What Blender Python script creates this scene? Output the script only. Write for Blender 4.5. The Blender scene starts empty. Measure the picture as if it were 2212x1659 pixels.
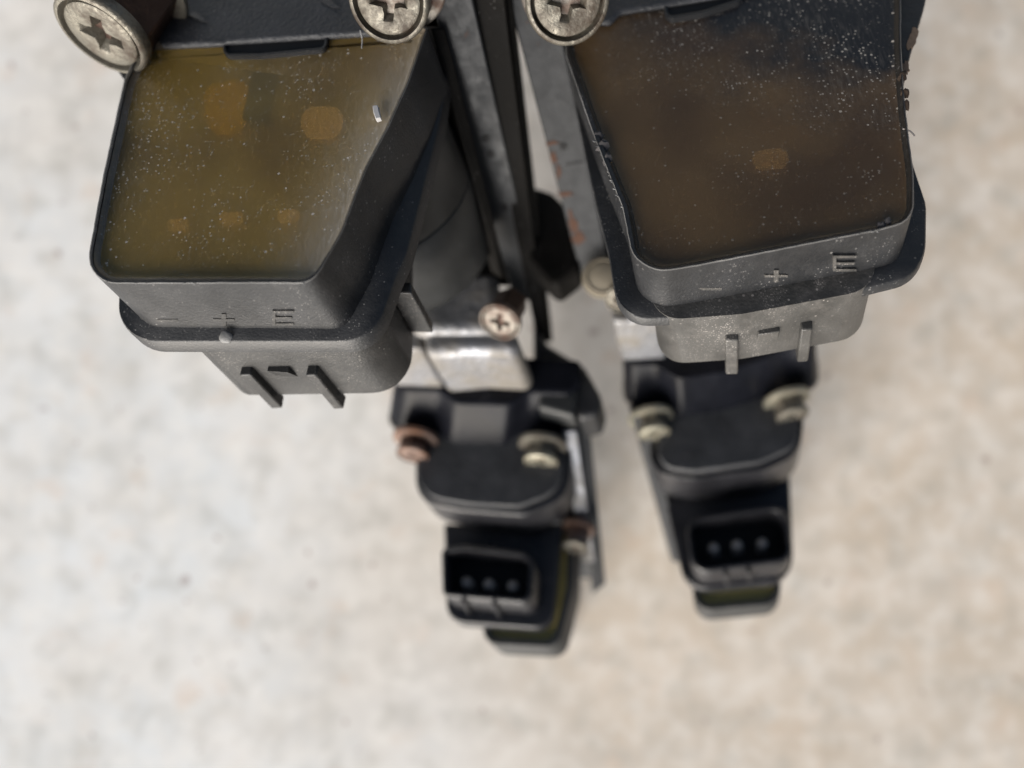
import bpy, bmesh, math, random
from mathutils import Vector, Matrix
random.seed(7)
C = bpy.context.scene.collection
SC = bpy.context.scene

# ------------------------------------------------------------ camera, light
H = 0.205                                   # lens height above the floor (m)
F, CX, CY = 1598.0, 1106.0, 829.5           # focal length and centre of the frame, in units of the survey
cam = bpy.data.cameras.new('camera'); camo = bpy.data.objects.new('camera', cam); C.objects.link(camo)
camo.location = (0, 0, H); cam.sensor_width = 36; cam.lens = 26.0
cam.clip_start = 0.005; cam.clip_end = 50
cam.dof.use_dof = True; cam.dof.focus_distance = 0.106; cam.dof.aperture_fstop = 7.4
SC.camera = camo
SUN = Vector((-0.42, -0.82, 0.33)).normalized()      # towards the light
el = math.asin(SUN.z); az = math.atan2(SUN.x, SUN.y)
w = bpy.data.worlds.new("World"); SC.world = w; w.use_nodes = True
nt = w.node_tree; nt.nodes.clear()
sky = nt.nodes.new('ShaderNodeTexSky'); sky.sky_type = 'NISHITA'; sky.sun_disc = False
sky.sun_elevation = el; sky.sun_rotation = az; sky.air_density = 1.0; sky.dust_density = 4.0
bg = nt.nodes.new('ShaderNodeBackground'); bg.inputs[1].default_value = 0.05
wo = nt.nodes.new('ShaderNodeOutputWorld')
nt.links.new(sky.outputs[0], bg.inputs[0]); nt.links.new(bg.outputs[0], wo.inputs[0])
sl = bpy.data.lights.new('sun', 'SUN'); sl.energy = 5.0; sl.angle = math.radians(58); sl.color = (1.0, 0.97, 0.93)
so = bpy.data.objects.new('sun', sl); C.objects.link(so)
so.rotation_euler = SUN.to_track_quat('Z', 'Y').to_euler()
SC.view_settings.view_transform = 'Standard'; SC.view_settings.look = 'None'
SC.view_settings.gamma = 1.0; SC.view_settings.exposure = 0.45
SC.cycles.max_bounces = 10; SC.cycles.transmission_bounces = 8

# ------------------------------------------------------------ geometry helpers
A = Vector((474, -1070.5, -1598)).normalized()         # long axis of both units, pointing down and away
M = Vector((-0.13, 0.42, 0.898)).normalized()          # outward normal of the sensor faces

def ray(px, py):
    return Vector(((px-CX)/F, -(py-CY)/F, -1.0))
def P(px, py, d):
    return Vector((0, 0, H)) + ray(px, py)*d
class Frame:
    """planes across the axis A: level 0 goes through a known point, level t lies t metres further along A"""
    def __init__(s, px, py, d, m=M):
        s.m = m; s.o = P(px, py, d)
    def at(s, px, py, t=0.0):
        o = s.o + A*t; r = ray(px, py); c = Vector((0, 0, H))
        return c + r*((o-c).dot(s.m)/r.dot(s.m))
    def loop(s, pts, t=0.0):
        return [s.at(x, y, t) for x, y in pts]
def dp(fr, px, py, t=0.0):
    return H-fr.at(px, py, t).z
def hit(px, py, o, n):
    r = ray(px, py); c = Vector((0, 0, H))
    return c + r*((o-c).dot(n)/r.dot(n))

def rnd(corners, seg=7):
    """corners: (x, y, r) -> closed outline with rounded corners"""
    out = []; n = len(corners)
    for i, c in enumerate(corners):
        x, y = c[0], c[1]; r = c[2] if len(c) > 2 else 0
        if r <= 0: out.append((x, y)); continue
        p = Vector((x, y)); a = Vector(corners[i-1][:2])-p; b = Vector(corners[(i+1) % n][:2])-p
        la, lb = a.length, b.length; a.normalize(); b.normalize()
        ang = a.angle(b); k = min(r/math.tan(ang/2), la*0.48, lb*0.48); rr = k*math.tan(ang/2)
        ctr = p + (a+b).normalized()*(rr/math.sin(ang/2))
        s = p+a*k-ctr; e = p+b*k-ctr
        a0 = math.atan2(s.y, s.x); a1 = math.atan2(e.y, e.x); d = (a1-a0+math.pi) % (2*math.pi)-math.pi
        for j in range(seg+1):
            q = a0+d*j/seg; out.append((ctr.x+rr*math.cos(q), ctr.y+rr*math.sin(q)))
    return out
def area(l): return sum(l[i-1][0]*l[i][1]-l[i][0]*l[i-1][1] for i in range(len(l)))/2
def resamp(l, n=150, jit=0):
    L = [math.dist(l[i], l[(i+1) % len(l)]) for i in range(len(l))]; T = sum(L); out = []; i = 0; acc = 0
    for k in range(n):
        s = T*k/n
        while acc+L[i] < s: acc += L[i]; i += 1
        f = (s-acc)/max(L[i], 1e-9); a, b = l[i], l[(i+1) % len(l)]
        out.append((a[0]+(b[0]-a[0])*f+random.uniform(-jit, jit), a[1]+(b[1]-a[1])*f+random.uniform(-jit, jit)))
    return out
def inset(l, w):
    n = len(l); sg = 1 if area(l) > 0 else -1; out = []
    for i in range(n):
        a, b = l[i-1], l[(i+1) % n]; dx, dy = b[0]-a[0], b[1]-a[1]; q = math.hypot(dx, dy) or 1
        ww = w[i] if isinstance(w, list) else w
        out.append((l[i][0]-sg*dy/q*ww, l[i][1]+sg*dx/q*ww))
    return out

def new(name, bm, mat, parent=None, root=None, bevel=0, smooth=40, label=None, seg=2):
    bmesh.ops.remove_doubles(bm, verts=bm.verts, dist=1e-7)
    bmesh.ops.recalc_face_normals(bm, faces=bm.faces)
    off = root.location if root else Vector()
    for v in bm.verts: v.co -= off
    me = bpy.data.meshes.new(name); bm.to_mesh(me); bm.free()
    me.materials.append(mat)
    me.polygons.foreach_set('use_smooth', [True]*len(me.polygons))
    me.set_sharp_from_angle(angle=math.radians(smooth))
    o = bpy.data.objects.new(name, me); C.objects.link(o)
    if parent: o.parent = parent
    if bevel:
        m = o.modifiers.new('bevel', 'BEVEL'); m.width = bevel; m.segments = seg; m.limit_method = 'ANGLE'
        m.angle_limit = math.radians(35); m.harden_normals = False
    if label: o['label'] = label
    return o
def stack(loops, cap0=True, cap1=True, bm=None, closed=True):
    bm = bm or bmesh.new(); R = [[bm.verts.new(p) for p in l] for l in loops]; n = len(R[0])
    for a, b in zip(R, R[1:]):
        for i in range(n): bm.faces.new((a[i-1], a[i], b[i], b[i-1]))
    if cap0: bm.faces.new(R[0])
    if cap1: bm.faces.new(R[-1])
    return bm
def box8(v, bm=None):
    """v: 4 near corners then 4 far corners"""
    return stack([v[:4], v[4:]], bm=bm)
def prism(fr, pts, t0, t1, bm=None, shrink=0.0):
    a = fr.loop(pts, t0); d = A*(t1-t0); c = sum(a, Vector())/len(a)
    return stack([a, [p+d+(c-p)*shrink for p in a]], bm=bm)

# ------------------------------------------------------------ materials
def nd(t, k, **kw):
    n = t.nodes.new(k)
    for a, b in kw.items():
        if a.startswith('i_'): n.inputs[a[2:].replace('_', ' ')].default_value = b
        else: setattr(n, a, b)
    return n
def ramp(t, src, stops):
    r = t.nodes.new('ShaderNodeValToRGB'); e = r.color_ramp.elements
    while len(e) < len(stops): e.new(0.5)
    for q, (p, c) in zip(e, stops):
        q.position = p; q.color = (c, c, c, 1) if not isinstance(c, tuple) else (*c, 1)
    t.links.new(src, r.inputs[0]); return r.outputs[0]
def mixc(t, fac, a, b):
    m = t.nodes.new('ShaderNodeMix'); m.data_type = 'RGBA'
    for s, v in ((0, fac), (6, a), (7, b)):
        if isinstance(v, (int, float)): m.inputs[s].default_value = v
        elif isinstance(v, tuple): m.inputs[s].default_value = (*v, 1)
        else: t.links.new(v, m.inputs[s])
    return m.outputs[2]
def math_(t, op, a, b=None, c=False):
    m = t.nodes.new('ShaderNodeMath'); m.operation = op; m.use_clamp = c
    for s, v in ((0, a), (1, b)):
        if v is None: continue
        if isinstance(v, (int, float)): m.inputs[s].default_value = v
        else: t.links.new(v, m.inputs[s])
    return m.outputs[0]
def noise(t, co, scale, det=3, rough=0.55):
    n = nd(t, 'ShaderNodeTexNoise'); n.inputs['Scale'].default_value = scale
    n.inputs['Detail'].default_value = det; n.inputs['Roughness'].default_value = rough
    t.links.new(co, n.inputs['Vector']); return n.outputs[0]
def specks(t, co, scale, keep, size):
    """sparse specks: a random share 'keep' of the cells carries a grain"""
    v = nd(t, 'ShaderNodeTexVoronoi'); v.inputs['Scale'].default_value = scale; t.links.new(co, v.inputs['Vector'])
    sep = nd(t, 'ShaderNodeSeparateColor'); t.links.new(v.outputs['Color'], sep.inputs[0])
    pick = math_(t, 'LESS_THAN', sep.outputs[0], keep)
    sz = math_(t, 'MULTIPLY', sep.outputs[1], size)
    near = math_(t, 'LESS_THAN', v.outputs['Distance'], sz)
    return math_(t, 'MULTIPLY', pick, near)
def base(name):
    m = bpy.data.materials.new(name); m.use_nodes = True; t = m.node_tree
    b = t.nodes['Principled BSDF']; tc = nd(t, 'ShaderNodeTexCoord')
    return m, t, b, tc.outputs['Object']
def bump(t, b, h, dist, st=1.0, coat=False):
    n = nd(t, 'ShaderNodeBump'); n.inputs['Strength'].default_value = st; n.inputs['Distance'].default_value = dist
    t.links.new(h, n.inputs['Height']); t.links.new(n.outputs[0], b.inputs['Normal']); return n

def plastic(name, col=(0.012, 0.0125, 0.0138), rough=0.46, grain=0.00006, gscale=2500, dust=0.45, dustcol=(0.30, 0.29, 0.28), spec=0.65):
    m, t, b, co = base(name)
    n1 = noise(t, co, 160, 4); n2 = noise(t, co, gscale, 2); n3 = noise(t, co, 45, 3)
    c = mixc(t, ramp(t, n1, [(0.3, 0.0), (0.75, 1.0)]), col, tuple(x*2.1 for x in col))
    patch = ramp(t, n3, [(0.42, 0.12), (0.68, 1.0)])
    s1 = specks(t, co, 1500, 0.22*dust, 0.30); s2 = specks(t, co, 3600, 0.7*dust, 0.5)
    s2 = math_(t, 'MULTIPLY', s2, ramp(t, n1, [(0.5, 0.0), (0.62, 1.0)]))
    film = math_(t, 'MULTIPLY', ramp(t, noise(t, co, 600, 5, 0.7), [(0.45, 0.0), (0.8, 1.0)]), 0.20*dust)
    f = math_(t, 'MULTIPLY', math_(t, 'MAXIMUM', s1, s2), patch)
    f = math_(t, 'ADD', math_(t, 'MULTIPLY', f, 0.75), math_(t, 'MULTIPLY', film, patch), True)
    c = mixc(t, f, c, dustcol)
    t.links.new(c, b.inputs['Base Color'])
    t.links.new(ramp(t, n1, [(0.2, rough-0.08), (0.8, rough+0.12)]), b.inputs['Roughness'])
    b.inputs['Specular IOR Level'].default_value = spec
    bump(t, b, math_(t, 'ADD', n2, math_(t, 'MULTIPLY', f, 1.2)), grain)
    return m
def metal(name, col, stain, rough=0.38, metallic=0.9, amount=0.5, bd=0.00012, sc=420):
    m, t, b, co = base(name)
    n1 = noise(t, co, sc, 5, 0.65); n2 = noise(t, co, sc*4, 3); n3 = noise(t, co, sc*0.35, 3)
    f = ramp(t, math_(t, 'MULTIPLY', math_(t, 'ADD', n1, n3), 0.5), [(0.62-amount*0.25, 0.0), (0.74-amount*0.2, 1.0)])
    c = mixc(t, f, mixc(t, n2, col, tuple(x*0.7 for x in col)), stain)
    t.links.new(c, b.inputs['Base Color'])
    t.links.new(math_(t, 'MULTIPLY', math_(t, 'SUBTRACT', 1.0, math_(t, 'MULTIPLY', f, 0.8)), metallic), b.inputs['Metallic'])
    t.links.new(ramp(t, n1, [(0.3, rough-0.1), (0.8, rough+0.25)]), b.inputs['Roughness'])
    bump(t, b, math_(t, 'ADD', n1, math_(t, 'MULTIPLY', n2, 0.4)), bd)
    return m
def resin(name, tint, murk, rough, dust, murkfac=0.25, grime=None, edge_sheen=None):
    m, t, b, co = base(name)
    n1 = noise(t, co, 90, 4); n2 = noise(t, co, 1400, 3, 0.6)
    mp = nd(t, 'ShaderNodeMapping'); mp.inputs['Rotation'].default_value = (0, 0, 0.25); mp.inputs['Scale'].default_value = (3.0, 0.35, 1)
    t.links.new(co, mp.inputs[0]); streak = noise(t, mp.outputs[0], 900, 3, 0.7)
    s1 = specks(t, co, 900, 0.45*dust, 0.20); s2 = specks(t, co, 2100, 0.60*dust, 0.38)
    g = math_(t, 'MAXIMUM', s1, math_(t, 'MULTIPLY', s2, ramp(t, n1, [(0.40, 0.1), (0.62, 1.0)])))
    film = math_(t, 'MULTIPLY', ramp(t, streak, [(0.48, 0.0), (0.75, 1.0)]), ramp(t, n1, [(0.38, 0.03), (0.66, 0.16)]))
    if edge_sheen:  # pale sheen of the meniscus, with some dust, painted towards one edge
        o_, n_ = edge_sheen
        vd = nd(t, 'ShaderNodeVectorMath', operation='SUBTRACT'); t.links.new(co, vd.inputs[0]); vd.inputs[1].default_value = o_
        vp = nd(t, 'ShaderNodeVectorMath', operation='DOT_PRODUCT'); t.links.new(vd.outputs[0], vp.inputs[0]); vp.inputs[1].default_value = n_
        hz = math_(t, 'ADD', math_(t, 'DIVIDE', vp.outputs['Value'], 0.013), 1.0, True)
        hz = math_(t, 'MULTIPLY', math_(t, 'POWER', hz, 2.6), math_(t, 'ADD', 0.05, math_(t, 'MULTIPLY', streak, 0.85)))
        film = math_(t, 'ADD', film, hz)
    t.links.new(mixc(t, n1, tint, tuple(x*0.8 for x in tint)), b.inputs['Base Color'])
    b.inputs['Transmission Weight'].default_value = 1.0
    b.inputs['IOR'].default_value = 1.45
    b.inputs['Roughness'].default_value = rough
    df = nd(t, 'ShaderNodeBsdfPrincipled')
    murk = mixc(t, ramp(t, noise(t, co, 48, 2, 0.5), [(0.38, 0.0), (0.62, 1.0)]), tuple(x*0.7 for x in murk), tuple(x*y for x, y in zip(murk, (1.25, 1.3, 1.15))))
    t.links.new(murk, df.inputs['Base Color'])
    df.inputs['Roughness'].default_value = 0.36; df.inputs['Specular IOR Level'].default_value = 0.35
    dd = nd(t, 'ShaderNodeBsdfDiffuse'); dd.inputs['Color'].default_value = (0.66, 0.60, 0.52, 1)
    if grime:
        ox, oy, px_, py_ = grime
        sx = nd(t, 'ShaderNodeSeparateXYZ'); t.links.new(co, sx.inputs[0])
        q = math_(t, 'ADD', math_(t, 'MULTIPLY', math_(t, 'SUBTRACT', sx.outputs[0], ox), px_), math_(t, 'MULTIPLY', math_(t, 'SUBTRACT', sx.outputs[1], oy), py_))
        q = math_(t, 'ADD', q, math_(t, 'MULTIPLY', noise(t, co, 110, 4, 0.6), 0.8))
        gm = ramp(t, q, [(0.28, 0.0), (0.80, 1.0)])
        t.links.new(mixc(t, gm, murk, (0.022, 0.022, 0.025)), df.inputs['Base Color'])
        g = math_(t, 'MULTIPLY', g, math_(t, 'ADD', 0.35, math_(t, 'MULTIPLY', gm, 1.0)))
        film = math_(t, 'MULTIPLY', film, math_(t, 'ADD', 0.3, gm))
    m1 = nd(t, 'ShaderNodeMixShader'); m1.inputs[0].default_value = murkfac
    if grime: t.links.new(math_(t, 'ADD', murkfac, math_(t, 'MULTIPLY', gm, 0.85), True), m1.inputs[0])
    t.links.new(b.outputs[0], m1.inputs[1]); t.links.new(df.outputs[0], m1.inputs[2])
    m2 = nd(t, 'ShaderNodeMixShader'); t.links.new(math_(t, 'ADD', math_(t, 'MULTIPLY', g, 0.75), math_(t, 'MULTIPLY', film, dust), True), m2.inputs[0])
    t.links.new(m1.outputs[0], m2.inputs[1]); t.links.new(dd.outputs[0], m2.inputs[2])
    t.links.new(m2.outputs[0], t.nodes['Material Output'].inputs[0])
    n = bump(t, b, math_(t, 'ADD', n2, math_(t, 'MULTIPLY', g, 1.5)), 0.00003)
    t.links.new(n.outputs[0], df.inputs['Normal'])
    return m
def flat(name, col, rough=0.5, metallic=0.0, var=0.35, sc=300):
    m, t, b, co = base(name)
    t.links.new(mixc(t, noise(t, co, sc, 4), col, tuple(x*(1-var) for x in col)), b.inputs['Base Color'])
    b.inputs['Roughness'].default_value = rough; b.inputs['Metallic'].default_value = metallic
    return m

MP = plastic('black_plastic')
MPD = plastic('dusty_plastic', dust=1.0, col=(0.015, 0.015, 0.015), dustcol=(0.42, 0.39, 0.36))
MPT = plastic('grained_plastic', col=(0.024, 0.025, 0.028), grain=0.00020, gscale=1500, dust=0.6, rough=0.5)
MPG = plastic('glossy_black_paint', col=(0.006, 0.0065, 0.009), rough=0.20, dust=0.05, spec=0.12)
MPL = plastic('satin_black_plastic', col=(0.012, 0.012, 0.014), rough=0.30, dust=0.25, spec=0.6)
MBK = plastic('black_steel_and_shade', col=(0.006, 0.0055, 0.005), rough=0.65, dust=0.12, spec=0.12)  # rust-black steel; also colours the strips that stand for shade
MPS = plastic('smooth_grey_plastic', col=(0.017, 0.018, 0.0185), rough=0.5, dust=0.12, gscale=1200, grain=0.00001)
MGK = flat('brown_gasket', (0.10, 0.085, 0.075), 0.5)
MWR = plastic('worn_highlight_edge', col=(0.10, 0.10, 0.10), dust=1.0, dustcol=(0.40, 0.40, 0.40))  # wear and the rim's bevel highlight put into one pale colour
MRC = flat('grey_crust', (0.13, 0.12, 0.12), 0.9, var=0.6, sc=1800)
MRL2 = flat('brown_crust', (0.09, 0.06, 0.04), 0.9, var=0.6, sc=1800)
MTN = flat('tan_washer', (0.24, 0.21, 0.16), 0.7, sc=900)
MIN = flat('socket_interior', (0.006, 0.006, 0.007), 0.7)
MZ = metal('zinc_plated_steel', (0.23, 0.215, 0.18), (0.06, 0.045, 0.032), rough=0.48, metallic=0.6, amount=0.7, bd=0.0002)
MZR = metal('rusty_zinc', (0.26, 0.24, 0.21), (0.12, 0.07, 0.05), amount=0.7, metallic=0.6, rough=0.5)
MH = metal('rust_brown_steel', (0.09, 0.06, 0.05), (0.05, 0.022, 0.012), rough=0.5, amount=0.8)
MY = metal('yellow_passivated_steel', (0.42, 0.40, 0.32), (0.22, 0.19, 0.14), amount=0.5, metallic=0.7, rough=0.42)
MO = metal('orange_rusted_steel', (0.27, 0.20, 0.17), (0.17, 0.085, 0.05), amount=0.8, metallic=0.5, rough=0.5)
MAL = metal('cast_aluminium', (0.36, 0.37, 0.40), (0.20, 0.185, 0.165), rough=0.45, metallic=0.8, amount=0.85, bd=0.0004, sc=180)
MGP = metal('grey_painted_steel', (0.036, 0.038, 0.041), (0.16, 0.06, 0.03), rough=0.5, metallic=0.1, amount=-0.15, bd=0.00005)
MRU = flat('rust', (0.12, 0.055, 0.032), 0.8, var=0.6, sc=1500)
MRL = flat('tan_rust', (0.34, 0.24, 0.17), 0.8, var=0.6, sc=1500)
MRD = plastic('dark_resin_edge', col=(0.018, 0.015, 0.012), dust=0.5, spec=0.3)
MRE = plastic('hazy_resin_edge', col=(0.12, 0.10, 0.075), dust=1.0, dustcol=(0.45, 0.43, 0.42), rough=0.4)  # dust and the light caught on the meniscus, put into a pale colour
MPCB = flat('circuit_board', (0.62, 0.46, 0.16), 0.7, var=0.45, sc=110)
MPCB2 = flat('brown_circuit_board', (0.36, 0.24, 0.09), 0.7, var=0.6, sc=90)
MPAD = flat('brass_pad', (0.95, 0.60, 0.22), 0.6, 0.0, sc=600)
MAMB = flat('amber_bead', (0.75, 0.40, 0.01), 0.35)
MGRN = flat('green_grey_chip', (0.035, 0.05, 0.04), 0.5)
MOL = flat('olive_resin', (0.60, 0.50, 0.17), 0.3, sc=90)
MPIN = flat('pin_metal', (0.55, 0.50, 0.46), 0.5, 0.3)
MLINT = flat('white_lint', (0.80, 0.78, 0.76), 0.9)
MTHR = flat('grey_fibre', (0.42, 0.38, 0.36), 0.9)

def floor_mat():
    m, t, b, co = base('worn_concrete')
    big = noise(t, co, 7, 2, 0.4); mid = noise(t, co, 32, 3, 0.5); sm = noise(t, co, 190, 3, 0.6)
    sx = nd(t, 'ShaderNodeSeparateXYZ'); t.links.new(co, sx.inputs[0])
    g = math_(t, 'ADD', math_(t, 'MULTIPLY', math_(t, 'ADD', sx.outputs[0], math_(t, 'MULTIPLY', sx.outputs[1], 0.25)), 5.0), math_(t, 'MULTIPLY', big, 1.4))
    warm = ramp(t, g, [(0.20, 0.0), (1.15, 1.0)])
    c = mixc(t, warm, (0.78, 0.81, 0.83), (0.61, 0.52, 0.42))
    c = mixc(t, ramp(t, mid, [(0.40, 0.0), (0.68, 0.45)]), c, (0.84, 0.78, 0.71))
    c = mixc(t, ramp(t, noise(t, co, 22, 2), [(0.42, 0.0), (0.70, 0.40)]), c, (0.55, 0.52, 0.47))
    c = mixc(t, ramp(t, noise(t, co, 70, 2), [(0.48, 0.0), (0.72, 0.35)]), c, (0.50, 0.47, 0.42))
    c = mixc(t, ramp(t, noise(t, co, 150, 3, 0.5), [(0.42, 0.0), (0.80, 0.55)]), c, (0.90, 0.87, 0.82))
    mp = nd(t, 'ShaderNodeMapping'); mp.inputs['Location'].default_value = (0.31, 0.17, 0); t.links.new(co, mp.inputs[0])
    c = mixc(t, ramp(t, noise(t, mp.outputs[0], 110, 2, 0.5), [(0.50, 0.0), (0.78, 0.45)]), c, (0.40, 0.39, 0.35))
    c = mixc(t, ramp(t, noise(t, mp.outputs[0], 230, 1, 0.3), [(0.72, 0.0), (0.80, 0.6)]), c, (0.30, 0.22, 0.20))
    c = mixc(t, ramp(t, noise(t, mp.outputs[0], 75, 2, 0.5), [(0.60, 0.0), (0.76, 0.35)]), c, (0.66, 0.50, 0.38))
    t.links.new(c, b.inputs['Base Color']); b.inputs['Roughness'].default_value = 0.75
    return m

# ------------------------------------------------------------ the floor
bm = bmesh.new(); s = 6.0; n = 24
g = [[bm.verts.new(((i/n-0.5)*2*s, (j/n-0.5)*2*s, 0)) for j in range(n+1)] for i in range(n+1)]
for i in range(n):
    for j in range(n): bm.faces.new((g[i][j], g[i+1][j], g[i+1][j+1], g[i][j+1]))
fl = new('ground', bm, floor_mat()); fl['kind'] = 'structure'

# ------------------------------------------------------------ shared builders
def screw(root, px, py, d, nrm, R, L=0.0, spin=0.0, face=MZ, hexm=MH, washer=None, wR=1.1, hexR=0.9, cross=True, label=None):
    """flanged Phillips screw: recessed cross face, hexagon shank, washer under it; nrm is where its face looks"""
    o = P(px, py, d); nv = Vector(nrm).normalized()
    u = nv.cross(Vector((0.1, 1, 0.2))).normalized(); v = nv.cross(u)
    def pt(r, a, z): return o+u*(r*math.cos(a))+v*(r*math.sin(a))+nv*z
    N = 56; bm = bmesh.new()
    prof = [(0.90, -0.34), (1.0, -0.30), (1.02, -0.10), (1.0, -0.02), (0.955, 0.02), (0.90, 0.02), (0.875, -0.05), (0.865, -0.20), (0.84, -0.24), (0.805, -0.20), (0.79, -0.04), (0.75, -0.015)]
    loops = [[pt(r*R, 2*math.pi*i/N, z*R) for i in range(N)] for r, z in prof]
    rings = [[bm.verts.new(p) for p in l] for l in loops]
    for a, b in zip(rings, rings[1:]):
        for i in range(N): bm.faces.new((a[i-1], a[i], b[i], b[i-1]))
    bm.faces.new(rings[0])
    if cross:
        arm = [(0.13, 0.46), (0.10, 0.30), (0.16, 0.16), (0.30, 0.10), (0.46, 0.13)]
        cr = []
        for k in range(4):
            a = k*math.pi/2+spin
            for x, y in [(-0.13, 0.46)][:0]+[(-0.12, 0.47), (0.12, 0.47), (0.105, 0.30), (0.15, 0.15)]:
                cr.append((x*math.cos(a)+y*math.sin(a), -x*math.sin(a)+y*math.cos(a)))
        def cl(s, z): return [o+u*(x*R*s)+v*(y*R*s)+nv*z for x, y in cr]
        c0 = [bm.verts.new(p) for p in cl(1.06, -0.015*R)]; c1 = [bm.verts.new(p) for p in cl(0.98, -0.05*R)]
        c2 = [bm.verts.new(p) for p in cl(0.62, -0.36*R)]
        e = []
        for l in (rings[-1], c0):
            for i in range(len(l)):
                e.append(bm.edges.get((l[i-1], l[i])) or bm.edges.new((l[i-1], l[i])))
        bmesh.ops.triangle_fill(bm, edges=e, use_beauty=True)
        for a, b in ((c0, c1), (c1, c2)):
            for i in range(len(a)): bm.faces.new((a[i-1], a[i], b[i], b[i-1]))
        bm.faces.new(c2)
    else:
        bm.faces.new(rings[-1])
    sc = new('screw', bm, face, root, root, smooth=45, label=label)
    if L:
        hx = [[o+u*(R*hexR*math.cos(q+spin))+v*(R*hexR*math.sin(q+spin))+nv*z for q in [2*math.pi*i/6+0.3 for i in range(6)]] for z in (-0.28*R, -L)]
        new('hexagon_shank', stack(hx), hexm, sc, root, bevel=0.0003)
    if washer:
        zs = -L if L else -0.42*R
        lp = [[pt(r*R, 2*math.pi*i/N, z) for i in range(N)] for r, z in ((0.5, zs+0.0004), (wR*0.97, zs+0.0004), (wR, zs+0.0002), (wR, zs-0.0007), (0.5, zs-0.0007))]
        new('washer', stack(lp), washer, sc, root)
    return sc

def sensor_head(root, fr, rim, rimw, t1, ledge, t2, body, t3, ribs, block, contents, mats, letters, fine=170, dustm=MPD):
    """upper potted sensor: cup with resin, flange below it, connector body with its ribs"""
    mr, mpcb = mats
    rim = resamp(rim, fine, 0.45)
    in1 = inset(rim, rimw); in2 = inset(rim, [w+2.5 for w in rimw])
    bm = bmesh.new()
    side = fr.loop(rim, 0.0003); far = [p+A*(t1+0.0006) for p in fr.loop(rim, 0)]
    R = [far, side, fr.loop(inset(rim, 2.0), 0), fr.loop(inset(rim, [w-1.5 for w in rimw]), 0), fr.loop(in1, 0.0003), [p+A*0.0052 for p in fr.loop(in1, 0.0003)]]
    stack(R, cap0=True, cap1=False, bm=bm)
    hs = new('sensor_housing', bm, MP, root, root, smooth=50)
    hs.data.materials.append(MWR)
    for pg in hs.data.polygons:
        vs = [v // fine for v in pg.vertices]
        if max(vs) == 2 and min(vs) == 1: pg.material_index = 1  # bevel ring paler: wear plus a painted highlight line
    # resin with a meniscus climbing the walls
    q0 = fr.loop(in1, 0.0003)
    def lv(w, t): return [p+A*t for p in fr.loop(inset(rim, [x+w for x in rimw]), 0.0003)]
    L = [[p+A*0.0016 for p in q0], [p+A*0.0001 for p in q0], lv(4, 0.00045), lv(9, 0.00062), lv(16, 0.00074), lv(26, 0.0008)]
    bm = stack(L, cap0=True, cap1=True)
    rf = new('resin_filling', bm, mr, hs, root, smooth=80)
    rf.data.materials.append(MRE if mr.name.startswith('amber') else MRD); k_ = len(q0)
    for pg in rf.data.polygons:
        vs = [v // k_ for v in pg.vertices]
        if max(vs) <= 3 and min(vs) >= 1: pg.material_index = 1
    qb = fr.loop(inset(rim, [w+28 for w in rimw]), 0.0030)
    bm = stack([qb, [p+A*0.0014 for p in qb]])
    new('circuit_board', bm, mpcb, hs, root)
    for nm, pts, ta, tb, mt in contents:
        l = fr.loop(rnd(pts), ta); new(nm, stack([l, [p+A*(tb-ta) for p in l]]), mt, hs, root, smooth=60)
    # flange
    lg = resamp(ledge, fine)
    l0 = fr.loop(lg, t1); d = A*(t2-t1)
    bm = stack([fr.loop(inset(lg, 3), t1), [p+A*0.0003 for p in l0], [p+d for p in l0]])
    new('flange', bm, MP, hs, root, smooth=50)
    # connector body
    bd = resamp(body, 120); e = fr.loop(bd, t3)
    back = [p-A*(t3-t2+0.002) for p in e]; ei = fr.loop(inset(bd, 4), t3)
    bm = stack([back, [p-A*0.0003 for p in e], ei])
    cb = new('connector_body', bm, dustm, hs.parent, root, smooth=50)
    for pts, ta, tb in ribs:
        l = fr.loop(pts, ta); new('locating_rib', stack([l, [p+A*(tb-ta) for p in l]]), dustm, cb, root, bevel=0.00025)
    pts, ta, tb, drop = block
    l = fr.loop(pts, ta); f = [p+A*(tb-ta) for p in l]
    f[2] = f[2]+(f[1]-f[2])*drop; f[3] = f[3]+(f[0]-f[3])*drop
    new('latch_block', stack([l, f]), dustm, cb, root, bevel=0.0002)
    # raised marks  - + E on the lower wall
    (ax, ay), (bx, by), marks = letters
    pa, pb = fr.at(ax, ay), fr.at(bx, by); nn = (pb-pa).cross(A).normalized()
    if nn.z < 0: nn = -nn
    if nn.y > 0: nn = -nn
    ex = (pb-pa).normalized()
    for bars in marks:
        bm = bmesh.new()
        for x0, y0, x1, y1 in bars:
            c = [hit(*q, pa, nn) for q in ((x0, y0), (x1, y0), (x1, y1), (x0, y1))]
            box8([p+nn*0.00022 for p in c]+[p-nn*0.0003 for p in c], bm)
        new('raised_mark', bm, dustm, hs, root)
    return hs

def bars_on(cx, cy, sl, kind, w=44, h=30):
    y = lambda x: sl*(x-cx)
    if kind == '-': return [(cx-w/2, cy-2.5, cx+w/2, cy+2.5)]
    if kind == '+': return [(cx-w/2, cy-2.5, cx+w/2, cy+2.5), (cx-5, cy-h/2, cx+5, cy-2.6), (cx-5, cy+2.6, cx+5, cy+h/2)]
    return [(cx-w/2+7, cy-h/2, cx+w/2, cy-h/2+5), (cx-w/2+7, cy-2.5, cx+w/2-4, cy+2.5), (cx-w/2+7, cy+h/2-5, cx+w/2, cy+h/2), (cx-w/2, cy-h/2, cx-w/2+6.5, cy+h/2)]

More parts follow.
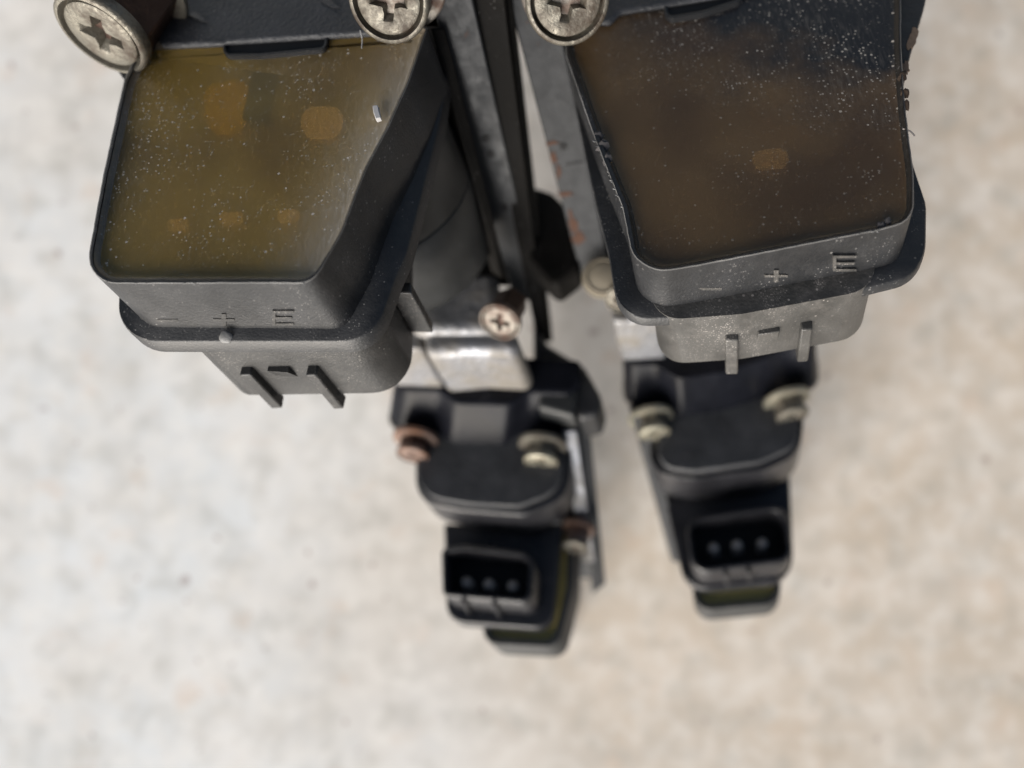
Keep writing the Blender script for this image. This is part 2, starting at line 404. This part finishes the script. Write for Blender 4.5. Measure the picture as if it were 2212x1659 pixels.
def slab(fr, pts, t0, t1, name, mat, parent, root, bevel=0.0004, n=0, **k):
    p = resamp(pts, n) if n else pts
    return new(name, prism(fr, p, t0, t1), mat, parent, root, bevel=bevel, **k)
def fslab(fr, pts, t0, t1, name, mat, parent, root, bevel=0.0004, n=0, **k):
    """outline known at the far level t1, body reaching back up to t0"""
    p = fr.loop(resamp(pts, n) if n else pts, t1); d = A*(t0-t1)
    return new(name, stack([[q+d for q in p], p]), mat, parent, root, bevel=bevel, **k)
def strip(root, parent, name, mat, near, far, back, bevel=0.0003):
    """bar running along the axis: near/far are (px, py, d) pairs of its visible face; it reaches 'back' behind it"""
    a, b = [P(*q) for q in near]; c, d = [P(*q) for q in far]
    nn = (b-a).cross(c-a).normalized()
    if nn.z < 0: nn = -nn
    return new(name, box8([a, b, b-nn*back, a-nn*back, c, d, d-nn*back, c-nn*back]), mat, parent, root, bevel=bevel)
def patch(root, parent, name, mat, pts, o, nn, th=0.00012):
    l = [hit(x, y, o, nn) for x, y in pts]
    return new(name, stack([[p+nn*th for p in l], [p-nn*0.0001 for p in l]]), mat, parent, root)
def blob(cx, cy, rx, ry, n=18, j=0.25, rot=0):
    out = []
    for i in range(n):
        a = 2*math.pi*i/n; r = 1+random.uniform(-j, j); x, y = rx*r*math.cos(a), ry*r*math.sin(a)
        out.append((cx+x*math.cos(rot)-y*math.sin(rot), cy+x*math.sin(rot)+y*math.cos(rot)))
    return out
def empty(name, loc, label, cat, group):
    o = bpy.data.objects.new(name, None); o.empty_display_size = 0.01; C.objects.link(o); o.location = loc
    o['label'] = label; o['category'] = cat; o['group'] = group; return o

def lower_unit(root, fr, alu, blk, grained, shoulder, base_, sock, pins, cup, T, grooves, shift=(0, -88)):
    """lower end: aluminium casting, black clamp block, second sensor with an open three-pin socket"""
    ta, tb, tc, td, te = T
    for pts, t0, t1 in alu: fslab(fr, pts, t0, t1, 'aluminium_casting', MAL, root, root, bevel=0.0018, seg=4)
    bk = resamp(blk, 110); nr = [(x+shift[0], y+shift[1]) for x, y in bk]
    new('clamp_block', stack([fr.loop(nr, tb-0.0100), fr.loop(bk, tb)]), MPG, root, root, bevel=0.0011, seg=4)
    go = resamp(blk, 110)
    slab(fr, inset(go, -2.5), tb+0.0001, tb+0.0011, 'gasket_plate', MGK, root, root, bevel=0.0003)
    low = slab(fr, resamp(shoulder, 110), tb+0.0012, tc, 'lower_sensor_housing', MPL, root, root, bevel=0.0014, seg=4)
    slab(fr, resamp(grained, 90), tb-0.0006, tb+0.001, 'grained_pad', MPT, low, root, bevel=0.0003)
    # socket: base, open tube, pins
    bs = slab(fr, resamp(base_, 110), td, te, 'socket_base', MPL, low.parent, root, bevel=0.0008, seg=3)
    so_ = resamp(sock, 110); si = inset(so_, 14)
    ts = td-0.0085
    o0 = fr.loop(so_, ts); si = inset(so_, 11); i0 = fr.loop(si, ts)
    bm = stack([[p+A*0.0088 for p in o0], [p+A*0.0004 for p in o0], fr.loop(inset(so_, 3), ts), fr.loop(inset(so_, 8.5), ts), [p+A*0.0004 for p in i0], [p+A*0.0070 for p in i0]], cap0=False, cap1=False)
    tube = new('socket_shroud', bm, MPL, bs, root, smooth=50)
    new('socket_floor', stack([[p+A*0.0066 for p in i0], [p+A*0.0068 for p in i0]]), MIN, bs, root)
    for x, y in pins:
        c = fr.at(x, y, ts+0.0030); u = Vector((1, 0, 0)); v = A.cross(u).normalized(); u = v.cross(A)
        r = 0.0012
        lp = [[c+u*(r*k*math.cos(q))+v*(r*k*math.sin(q))+A*z for q in [i*math.pi/8 for i in range(16)]] for k, z in ((0.5, -0.0004), (0.9, -0.0001), (1, 0.0004), (1, 0.0037))]
        new('contact_pin', stack(lp), MPIN, bs, root, smooth=60)
    for gx0, gy0, gx1, gy1 in grooves:
        a0 = fr.at(gx0, gy0, ts); ex = (fr.at(gx0+60, gy0, ts)-a0); wn = ex.cross(A).normalized()
        if wn.z < 0: wn = -wn
        c = [hit(*q, a0, wn) for q in ((gx0, gy0), (gx0+9, gy0), (gx1+9, gy1), (gx1, gy1))]
        new('front_rib', box8([p+wn*0.0007 for p in c]+[p-wn*0.0006 for p in c]), MPL, bs, root, bevel=0.0002)
    # cup of the lower resin window
    cpts, tz0, tz1, cw = cup
    cp = resamp(cpts, 90); ci = inset(cp, cw)
    o0 = fr.loop(cp, tz0); i0 = fr.loop(ci, tz0)
    bm = stack([[p+A*(tz1-tz0) for p in o0], [p+A*0.0004 for p in o0], fr.loop(inset(cp, 2), tz0), i0, [p+A*0.003 for p in i0]], cap1=False)
    cu = new('resin_cup', bm, MPS, root, root, smooth=50)
    new('olive_resin_filling', stack([[p+A*0.0012 for p in i0], [p+A*0.0025 for p in i0]]), MOL, cu, root)
    return low

GRP = 'throttle sensor units standing side by side'
# ============================================================ LEFT UNIT
base_pt = P(1140, 1400, H); base_pt.z = 0
RL = empty('throttle_sensor_unit', base_pt, 'black sensor unit with yellow amber resin window and grey drum beside it', 'sensor', GRP)
f1 = Frame(440, 610, 0.0980)
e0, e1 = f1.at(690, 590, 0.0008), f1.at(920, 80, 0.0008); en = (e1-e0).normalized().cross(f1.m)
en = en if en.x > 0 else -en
MR1 = resin('amber_resin', (1.0, 0.88, 0.56), (0.46, 0.30, 0.09), 0.28, 1.0, 0.30, edge_sheen=(tuple(e0-base_pt), tuple(en)))
rimL = rnd([(318, 84), (292, 122, 20), (268, 172, 20), (223, 375, 200), (180, 613, 58), (560, 612), (676, 613, 55), (738, 506, 80), (790, 370), (837, 281), (884, 178), (924, 60), (880, 40)])
def wl(l, left, right, bottom):
    out = []
    for x, y in l:
        out.append(right if x > 560+(610-y)*0.45 and y < 585 else (bottom if y > 560 else left))
    # soften
    return [sum(out[(i+k) % len(out)] for k in range(-3, 4))/7 for i in range(len(out))]
rimL_s = resamp(rimL, 170)
contL = [
    ('brass_pad', [(362, 476, 10), (410, 474, 10), (412, 500, 10), (364, 502, 10)], 0.00178, 0.0029, MPAD),
    ('brass_pad', [(474, 462, 10), (526, 460, 10), (528, 487, 10), (476, 489, 10)], 0.00178, 0.0029, MPAD),
    ('brass_pad', [(600, 456, 10), (650, 454, 10), (648, 482, 10), (602, 484, 10)], 0.00178, 0.0029, MPAD),
    ('brass_pad', [(650, 235, 30), (745, 230, 30), (740, 300, 30), (655, 305, 30)], 0.00178, 0.0029, MPAD),
    ('amber_bead', [(440, 190, 30), (545, 165, 30), (535, 285, 40), (450, 300, 40)], 0.00175, 0.0029, MAMB),
    ('chip', [(548, 158, 6), (602, 165, 6), (580, 268, 6), (524, 262, 6)], 0.00175, 0.0029, MGRN),
]
ledL = rnd([(300, 300), (262, 560), (246, 737, 100), (805, 737, 125), (853, 600, 60), (878, 545), (912, 412), (936, 318), (955, 240), (966, 150), (930, 34), (600, 200)])
bodL = rnd([(500, 520), (512, 856, 34), (892, 850, 88), (893, 560)])
ribsL = [([(523, 781), (546, 782), (541, 809), (516, 811)], 0.0170, 0.0268), ([(666, 781), (689, 782), (682, 810), (659, 811)], 0.0170, 0.0268),
         ([(836, 609), (888, 609), (889, 633), (838, 632)], 0.0145, 0.0245)]
blkL = ([(580, 783), (625, 783), (622, 805), (577, 802)], 0.0170, 0.0212, 0.95)
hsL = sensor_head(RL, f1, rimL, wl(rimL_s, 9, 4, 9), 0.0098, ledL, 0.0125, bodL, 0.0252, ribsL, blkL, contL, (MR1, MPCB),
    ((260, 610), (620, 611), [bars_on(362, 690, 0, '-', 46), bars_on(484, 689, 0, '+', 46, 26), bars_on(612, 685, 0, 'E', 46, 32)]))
# mounting plate above the resin, with its slot
pl = rnd([(338, -90), (340, 60), (343, 97, 6), (478, 91, 4), (486, 88, 3), (705, 74, 4), (776, 70, 5), (900, 60, 5), (905, -90)])
mp = slab(f1, pl, -0.0002, 0.0009, 'mounting_plate', MPT, RL, RL, bevel=0.0004, n=150)
lip = resamp(rnd([(480, 60, 8), (482, 122, 16), (560, 121), (704, 107, 16), (712, 62, 8)]), 80)
li = inset(lip, 6)
bm = stack([[p+A*0.002 for p in f1.loop(lip, 0.0005)], f1.loop(lip, 0.0005), f1.loop(inset(lip, 1.5), 0.0003), f1.loop(inset(lip, 5), 0.0003), f1.loop(li, 0.0005), [p+A*0.0022 for p in f1.loop(li, 0)]], cap0=False, cap1=False)
sl_ = new('slot_lip', bm, MP, mp, RL, smooth=50)
new('slot_floor', stack([f1.loop(inset(lip, 5.5), 0.0007), f1.loop(inset(lip, 5.5), 0.0009)]), MIN, mp, RL)
for x, y in ((430, 38), (716, 8)):
    new('cast_mark', box8(f1.loop([(x-22, y-6), (x-6, y-12), (x+18, y+8), (x+2, y+6)], -0.0005)+f1.loop([(x-24, y-6), (x-6, y-14), (x+20, y+10), (x, y+8)], -0.0001)), MPT, mp, RL)
# bracket corner under the hexagon bolt
slab(f1, [(215, 70), (236, 128), (276, 184), (320, 150), (360, 40)], 0.0022, 0.0038, 'bracket_corner', MGP, RL, RL, bevel=0.0002)
# screws
v = -(ray(218, 76)).normalized(); u = Vector((-0.61, -0.79, 0)); u = (u-v*u.dot(v)).normalized()
d_ = dp(f1, 216, 78)-0.009
screw(RL, 216, 78, d_, v*0.54+u*0.84, 0.0614*d_, L=0.105*d_, spin=0.5, face=MZ, hexm=MH, washer=MZ, wR=1.13, hexR=1.0, label='hexagon flange screw with rust brown shank')
v = -(ray(838, 0)).normalized()
d_ = dp(f1, 838, 2)-0.0125
screw(RL, 838, 2, d_, v+Vector((-0.28, -0.26, 0)), 0.0548*d_, L=0.011, spin=0.05, face=MZ, hexm=MZR, washer=MZR, wR=1.1)
# drum beside the sensor
c0 = P(888, 548, 0.148); rr = 0.0170
u = A.cross(Vector((0, 0, 1))).normalized(); v2 = A.cross(u).normalized()
def ring(c, r, n=72): return [c+u*(r*math.cos(2*math.pi*i/n))+v2*(r*math.sin(2*math.pi*i/n)) for i in range(n)]
dr = new('drum_housing', stack([ring(c0-A*0.0161, rr*0.985), ring(c0-A*0.0158, rr), ring(c0-A*0.0005, rr), ring(c0, rr*0.97)]), MPS, RL, RL, smooth=50)
new('drum_cap', stack([ring(c0-A*0.0310, rr*0.90), ring(c0-A*0.0300, rr*0.93), ring(c0-A*0.0163, rr*0.992), ring(c0-A*0.0161, rr*0.980)]), MPS, dr, RL, smooth=50)
# rail, side plates, dark strips for the shade in the gap
pN = [(912, -70, 0.1140), (1006, -70, 0.1140)]
pF = [(1110, 650, 0.160), (1166, 650, 0.160)]
rail = strip(RL, RL, 'grey_rail', MGP, pN, pF, 0.003)
a_, b_, c_ = P(*pN[0]), P(*pN[1]), P(*pF[0]); rn = (b_-a_).cross(c_-a_).normalized(); rn = rn if rn.z > 0 else -rn
for x, y in ((1049, 298), (1059, 332), (1090, 447)):
    q = [hit(x+i, y+j, a_, rn) for i, j in ((-8, -6), (6, -7), (9, 7), (-5, 8))]
    new('punched_mark', box8([p+rn*0.00015 for p in q]+[p-rn*0.001 for p in q]), MIN, rail, RL)
side = strip(RL, RL, 'side_plate', MBK, [(1002, -70, 0.1160), (1082, -70, 0.1160)], [(1160, 740, 0.166), (1182, 740, 0.166)], 0.004)
strip(RL, side, 'side_flange', MBK, [(1078, -70, 0.119), (1098, -70, 0.119)], [(1176, 740, 0.170), (1194, 740, 0.170)], 0.006)
strip(RL, side, 'inner_shade_fill', MBK, [(905, 20, 0.1240), (975, 20, 0.1240)], [(1004, 620, 0.162), (1108, 620, 0.162)], 0.010)  # dark body added where the gap beside the rail is in shade
strip(RL, side, 'gap_shade_strip', MBK, [(932, 60, 0.1175), (962, 60, 0.1185)], [(1080, 600, 0.1430), (1098, 600, 0.1440)], 0.004)  # black strip added in front of the drum as its shaded side
f3 = Frame(1220, 520, 0.150)
slab(f3, rnd([(1150, 400), (1195, 415, 30), (1228, 450, 30), (1253, 578, 22), (1196, 622, 22), (1140, 560)]), 0, 0.006, 'rear_lug', MBK, RL, RL, bevel=0.001)
# screw half way down
v = -(ray(1078, 694)).normalized()
screw(RL, 1079, 697, 0.1370, v*0.72+Vector((-0.35, -0.6, 0)), 0.0040, L=0.0075, spin=0.15, face=MZR, hexm=MH, washer=None, hexR=0.8, label='dirty screw above the aluminium casting')
# lower end
f2 = Frame(1050, 745, 0.150)
aluL = [([(872, 690), (955, 690), (955, 836), (868, 832)], -0.012, 0.004), ([(955, 700), (1110, 700), (1165, 848), (960, 850)], -0.010, 0.0035)]
aluL = [(rnd([(846, 765), (958, 765), (960, 838, 6), (856, 834, 10)]), -0.0050, 0.0094), (rnd([(966, 705), (1090, 705), (1130, 770, 40), (1168, 852, 22), (1060, 846, 40), (966, 854, 18)]), -0.0055, 0.0096), (rnd([(940, 690), (1110, 690), (1120, 812), (940, 812)]), -0.0070, 0.0088)]
blkLl = rnd([(850, 868, 10), (836, 912, 40), (870, 934, 30), (935, 934, 30), (975, 962, 30), (1090, 966, 30), (1128, 938, 30), (1220, 940, 30), (1246, 915, 30), (1244, 868, 10), (1120, 862, 20), (960, 862, 20)], 10)
grL = rnd([(905, 940), (898, 1068, 85), (1010, 1088, 60), (1120, 1094, 60), (1214, 1056, 75), (1218, 960, 20), (1180, 930)], 12)
shL = rnd([(896, 900), (896, 1084, 100), (1000, 1104, 70), (1130, 1114, 70), (1226, 1076, 80), (1236, 930)], 12)
lL = lower_unit(RL, f2, aluL, blkLl, grL, shL,
    rnd([(958, 1130), (964, 1344, 42), (1192, 1360, 42), (1214, 1130)]),
    rnd([(952, 1184, 14), (955, 1288, 16), (1148, 1304, 26), (1156, 1194, 36), (1000, 1176, 10)]),
    [(1007, 1257), (1055, 1261), (1107, 1265)],
    (rnd([(1040, 1260), (1044, 1392, 34), (1206, 1400, 36), (1238, 1270, 10), (1240, 1140, 10), (1100, 1140)]), 0.0372, 0.046, 15),
    (0.0020, 0.0195, 0.030, 0.0335, 0.037), [(996, 1296, 1012, 1326), (1062, 1301, 1078, 1332)], (12, -92))

def seat(root, px, py, d, nrm, R, mat, hexm, wm, L=0.003, spin=0.3):
    """small screw with its washer on a lobe of the clamp block"""
    sc = screw(root, px, py, d, nrm, R, L=L, spin=spin, face=mat, hexm=hexm, washer=wm, wR=1.45, hexR=0.95)
    return sc
dn = Vector((-0.12, -0.80, 0.50))
seat(RL, 890, 985, dp(f2, 890, 985, 0.0195)-0.0022, dn, 0.0035, MO, MH, MO, L=0.0040)
seat(RL, 1168, 1000, dp(f2, 1168, 1000, 0.0195)-0.0022, dn, 0.0036, MY, MZ, MZ, L=0.0040)
# flank of the lower end
f4 = Frame(1240, 800, 0.158)
slab(f4, rnd([(1150, 690), (1182, 742, 30), (1224, 768, 30), (1262, 790, 20), (1300, 858, 34), (1290, 896, 16), (1250, 905, 12), (1236, 860), (1150, 800)]), 0, 0.009, 'side_lug', MP, RL, RL, bevel=0.0012, seg=3)
slab(f4, rnd([(1168, 765, 10), (1225, 792, 20), (1246, 840, 14), (1240, 900), (1160, 880)]), -0.0015, 0.004, 'lug_face', MPS, RL, RL, bevel=0.001, seg=3)
arm = strip(RL, RL, 'support_arm', MAL, [(1216, 930, 0.158), (1246, 930, 0.158)], [(1256, 1215, 0.172), (1286, 1215, 0.172)], 0.006)
strip(RL, arm, 'arm_edge', MP, [(1236, 880, 0.160), (1270, 880, 0.160)], [(1280, 1285, 0.176), (1308, 1262, 0.176)], 0.004)
strip(RL, arm, 'arm_web', MP, [(1196, 960, 0.164), (1218, 960, 0.164)], [(1222, 1250, 0.176), (1290, 1250, 0.176)], 0.003)
screw(RL, 1243, 1186, 0.1640, Vector((-0.2, -0.75, 0.6)), 0.0030, L=0.005, face=MZ, hexm=MO, washer=MO, wR=1.2)
# hidden lower housing that stands on the floor
def foot(root, fr, pts, t0, name):
    l = fr.loop(pts, t0); f = []
    for p in l:
        k = (p.z-0.0)/(-A.z); f.append(p+A*k)
    return new(name, stack([l, f]), MP, root, root, bevel=0.0005)
foot(RL, f2, rnd([(1020, 1130), (1050, 1250, 10), (1150, 1262, 10), (1180, 1130)]), 0.038, 'standing_foot')

# ============================================================ RIGHT UNIT
base_pt = P(1600, 1350, H); base_pt.z = 0
RR = empty('throttle_sensor_unit', base_pt, 'black sensor unit with dull brown resin window and rust-chipped grey rail', 'sensor', GRP)
g1 = Frame(1451, 566, 0.1000)
MR2 = resin('brown_resin', (0.98, 0.84, 0.6), (0.21, 0.125, 0.065), 0.30, 0.9, 0.48, grime=(-0.030, 0.112, 14.0, 28.0))
rimR = rnd([(1218, 60), (1222, 120, 30), (1283, 296, 60), (1345, 450, 80), (1366, 560, 60), (1425, 588, 80), (1520, 572, 60), (1902, 497, 20), (1974, 476, 62), (1974, 380, 60), (1955, 220, 100), (1947, 100), (1946, -90), (1230, -90)])
rimR_s = resamp(rimR, 170)
wR_ = []
for x, y in rimR_s: wR_.append(5 if x > 1900 else (12 if x < 1400 and 100 < y < 560 else 7))
wR_ = [sum(wR_[(i+k) % len(wR_)] for k in range(-3, 4))/7 for i in range(len(wR_))]
contR = [
    ('capacitor', [(1530, 95, 16), (1618, 92, 16), (1622, 165, 16), (1535, 168, 16)], 0.00175, 0.0029, MGRN),
    ('amber_bead', [(1600, 190, 40), (1760, 150, 50), (1800, 300, 60), (1640, 330, 60)], 0.0026, 0.0029, MAMB),
    ('brass_pad', [(1620, 330, 25), (1700, 320, 25), (1705, 365, 25), (1630, 372, 25)], 0.00178, 0.0029, MPAD),
]
ledR = rnd([(1206, 40), (1214, 90, 20), (1277, 398, 200), (1316, 560, 80), (1336, 690, 120), (1500, 684, 50), (1870, 622, 60), (2000, 590, 85), (2002, 440, 60), (1972, 350, 60), (1930, 200), (1400, 40)])
bodR = rnd([(1405, 560), (1424, 790, 58), (1600, 778), (1862, 730, 62), (1876, 540)])
ribsR = [([(1565, 706), (1594, 704), (1595, 735), (1567, 736)], 0.0122, 0.0212), ([(1726, 681), (1754, 677), (1756, 711), (1731, 713)], 0.0122, 0.0205)]
blkR = ([(1634, 701), (1683, 694), (1685, 716), (1638, 724)], 0.0122, 0.0152, 0.5)
MPD2 = plastic('pale_dusty_plastic', dust=1.25, col=(0.038, 0.037, 0.035), dustcol=(0.50, 0.46, 0.43))
hsR = sensor_head(RR, g1, rimR, wR_, 0.0078, ledR, 0.0096, bodR, 0.0190, ribsR, blkR, contR, (MR2, MPCB2),
    ((1451, 580), (1902, 499), [bars_on(1533, 622, -0.16, '-', 50), bars_on(1676, 594, -0.16, '+', 50, 26), bars_on(1824, 567, -0.16, 'E', 50, 34)]), dustm=MPD2)
# mounting plate and slot at the top edge
slab(g1, rnd([(1200, -120), (1205, 40), (1318, 47, 6), (1338, 24, 6), (1440, 8, 6), (1620, -22, 6), (1700, -60), (1700, -140)]), -0.0002, 0.0009, 'mounting_plate', MPT, RR, RR, bevel=0.0005, n=130)
lip = resamp(rnd([(1432, -30, 8), (1436, 44, 18), (1520, 30), (1604, 2, 16), (1604, -50, 8)]), 80)
bm = stack([[p+A*0.002 for p in g1.loop(lip, 0.0004)], g1.loop(lip, 0.0004), g1.loop(inset(lip, 2), 0.0002), g1.loop(inset(lip, 6), 0.0002), g1.loop(inset(lip, 8), 0.0004), [p+A*0.0022 for p in g1.loop(inset(lip, 8), 0)]], cap0=False, cap1=False)
new('slot_lip', bm, MP, hsR, RR, smooth=50)
new('slot_floor', stack([g1.loop(inset(lip, 7), 0.0006), g1.loop(inset(lip, 7), 0.0009)]), MIN, hsR, RR)
brk = slab(g1, [(1925, -90), (2016, -90), (1999, 6), (1981, 66), (1966, 120), (1958, 160), (1944, 210), (1920, 150)], 0.0020, 0.0036, 'bracket', MGP, RR, RR, bevel=0.0002)
o = g1.at(1960, 60, 0.0020)
for pts in (blob(1971, 84, 9, 20, rot=0.25, j=0.4), blob(1956, 148, 8, 14, j=0.45)):
    patch(RR, brk, 'rust_chip', MRL, pts, o, M)
v = -(ray(1226, 0)).normalized()
d_ = dp(g1, 1226, 2)-0.0150
screw(RR, 1226, 2, d_, v+Vector((0.10, -0.18, 0)), 0.0563*d_, L=0.013, spin=0.0, face=MZ, hexm=MZR, washer=MZR, wR=1.06)
# rail
qN = [(1084, -60, 0.1210), (1186, -60, 0.1210)]
qF = [(1256, 600, 0.150), (1322, 600, 0.150)]
railR = strip(RR, RR, 'grey_rail', MGP, qN, qF, 0.0025)
a_, b_, c_ = P(*qN[0]), P(*qN[1]), P(*qF[0]); rn = (b_-a_).cross(c_-a_).normalized(); rn = rn if rn.z > 0 else -rn
q = [hit(1216+i, 315+j, a_, rn) for i, j in ((-8, -6), (7, -7), (9, 7), (-6, 8))]
new('punched_mark', box8([p+rn*0.00015 for p in q]+[p-rn*0.001 for p in q]), MIN, railR, RR)
for pts in (blob(1193, 309, 13, 5, rot=-0.1, j=0.5), blob(1196, 338, 6, 12, j=0.55), blob(1206, 372, 4, 16, j=0.6), blob(1220, 420, 15, 6, rot=-0.1, j=0.55), blob(1238, 484, 7, 23, rot=-0.3, j=0.55), blob(1250, 516, 14, 13, j=0.35)):
    patch(RR, railR, 'rust_chip', MRU, pts, a_, rn)
q = [hit(x, y, a_, rn) for x, y in ((1222, 355), (1262, 348), (1262, 350), (1222, 357.5))]
new('seam', box8([p+rn*0.00012 for p in q]+[p-rn*0.0005 for p in q]), MIN, railR, RR)
strip(RR, railR, 'rail_web', MBK, [(1176, -60, 0.1250), (1212, -60, 0.1250)], [(1306, 600, 0.150), (1345, 600, 0.150)], 0.006)
# screws at the foot of the rail
screw(RR, 1303, 596, 0.1440, Vector((-0.1, 0.1, 1)), 0.0036, L=0.001, face=MTN, hexm=MZ, washer=MTN, wR=1.15, cross=False, label='pale round spacer')
screw(RR, 1340, 648, 0.1440, Vector((-0.15, -0.7, 0.8)), 0.0030, L=0.0045, face=MZ, hexm=MZR, washer=None, hexR=1.0)
# lower end
g2 = Frame(1500, 700, 0.152)
aluR = [(rnd([(1334, 640), (1440, 640), (1440, 776, 8), (1340, 782, 14)]), -0.006, 0.0082)]
aluR.append((rnd([(1436, 640), (1740, 640), (1740, 752), (1436, 772)]), -0.006, 0.0080))
blkRr = rnd([(1347, 820), (1349, 874, 40), (1420, 874, 30), (1470, 904, 24), (1560, 892, 24), (1655, 862, 30), (1700, 836, 30), (1768, 842, 30), (1765, 775), (1560, 795)], 10)
grR = rnd([(1424, 880), (1420, 1008, 85), (1500, 1018, 60), (1640, 998, 50), (1722, 962, 70), (1726, 900, 30), (1690, 850)], 12)
shR = rnd([(1402, 880), (1404, 1024, 100), (1500, 1036, 60), (1650, 1016, 60), (1730, 980, 75), (1738, 880)], 12)
lR = lower_unit(RR, g2, aluR, blkRr, grR, shR,
    rnd([(1432, 1060), (1482, 1278, 58), (1716, 1254, 62), (1706, 1020)]),
    rnd([(1478, 1118, 38), (1494, 1240, 40), (1716, 1212, 36), (1700, 1086, 42)]),
    [(1541, 1183), (1592, 1177), (1647, 1173)],
    (rnd([(1490, 1200), (1500, 1322, 38), (1688, 1304, 38), (1684, 1180)]), 0.0364, 0.0440, 13),
    (0.0010, 0.0185, 0.0300, 0.0330, 0.0362), [(1562, 1236, 1566, 1258), (1612, 1231, 1615, 1252)], (-4, -86))
seat(RR, 1414, 938, dp(g2, 1414, 938, 0.0185)-0.0022, Vector((0.10, -0.80, 0.50)), 0.0034, MY, MZ, MY, L=0.0040)
seat(RR, 1714, 900, dp(g2, 1714, 900, 0.0185)-0.0022, Vector((0.15, -0.80, 0.50)), 0.0034, MZ, MZ, MY, L=0.0040)
strip(RR, RR, 'support_arm', MGP, [(1366, 900, 0.160), (1400, 900, 0.160)], [(1452, 1215, 0.176), (1476, 1215, 0.176)], 0.006)
foot(RR, g2, rnd([(1540, 1060), (1545, 1150, 10), (1660, 1140, 10), (1650, 1040)]), 0.038, 'standing_foot')

def lump(name, root, parent, c, r, mat, n=2, amp=0.35):
    bm = bmesh.new(); bmesh.ops.create_icosphere(bm, subdivisions=n, radius=1)
    for v in bm.verts:
        k = 1+random.uniform(-amp, amp); v.co = c+Vector((v.co.x*r[0], v.co.y*r[1], v.co.z*r[2]))*k
    return new(name, bm, mat, parent, root, smooth=70)
for x, y, a, b in ((1294, 296, 0.0007, 0.0009), (1302, 318, 0.0009, 0.0011), (1312, 345, 0.0006, 0.0010), (1904, 487, 0.0006, 0.0005), (1918, 478, 0.0005, 0.0005), (1949, 165, 0.0006, 0.0009), (1956, 200, 0.0006, 0.0008), (1958, 228, 0.0004, 0.0008)):
    lump('dirt_crust', RR, hsR, g1.at(x, y, 0.0004), (a, b, 0.0003), MRC if x < 1940 else MRL2)
lump('dirt_crust', RR, hsR, g1.at(1648, 604, 0.0068), (0.0012, 0.0006, 0.0004), MRC)
lump('moulding_nub', RL, hsL, f1.at(488, 728, 0.0097), (0.0010, 0.0010, 0.0003), MWR, amp=0.12)
for k in range(26):
    x = random.uniform(230, 660); lump('edge_chip', RL, hsL, f1.at(x, 611+random.uniform(-3, 2), 0.0001), (random.uniform(0.00008, 0.0003), 0.00010, 0.00006), MWR, n=1)
for k in range(26):
    q = random.random(); x, y = (1900-q*420, 498+q*76) if k % 2 else (1283+q*62, 300+q*150)
    lump('edge_chip', RR, hsR, g1.at(x, y+random.uniform(-2, 2), 0.0001), (random.uniform(0.0001, 0.00035), 0.00012, 0.00007), MWR, n=1)

# ============================================================ lint
o_, mm = f1.at(815, 250, 0.0006), M
def thread(name, pts, r, mat, label, cat):
    cu = bpy.data.curves.new(name, 'CURVE'); cu.dimensions = '3D'; cu.bevel_depth = r; cu.bevel_resolution = 1
    sp = cu.splines.new('NURBS'); sp.points.add(len(pts)-1)
    for q, p in zip(sp.points, pts): q.co = (*p, 1)
    sp.use_endpoint_u = True; sp.order_u = 3
    ob = bpy.data.objects.new(name+'_curve', cu); C.objects.link(ob)
    dg = bpy.context.evaluated_depsgraph_get(); me = bpy.data.meshes.new_from_object(ob.evaluated_get(dg))
    bpy.data.objects.remove(ob); me.materials.clear(); me.materials.append(mat)
    ob = bpy.data.objects.new(name, me); C.objects.link(ob); ob['label'] = label; ob['category'] = cat
l = [f1.at(x, y, 0.0006) for x, y in ((808, 236), (820, 235), (823, 250), (826, 262), (815, 265), (810, 250))]
lc = new('lint_crumb', stack([[p-A*0.0007 for p in l], l]), MLINT, bevel=0.0001)
lc['label'] = 'white lint crumb on the amber resin near its slanting right rim'; lc['category'] = 'lint'
thread('fibre', [f1.at(x, y, -0.0013) for x, y in ((778, 66), (782, 78), (783, 90), (781, 104))], 0.00010, MLINT, 'short pale fibre hanging below the middle screw onto the amber resin', 'fibre')
thread('fibre', [g1.at(x, y, 0.0006) for x, y in ((1950, 278), (1964, 281), (1972, 288), (1976, 293))], 0.00012, MTHR, 'tiny curled fibre sticking out over the right edge of the brown resin window', 'fibre')
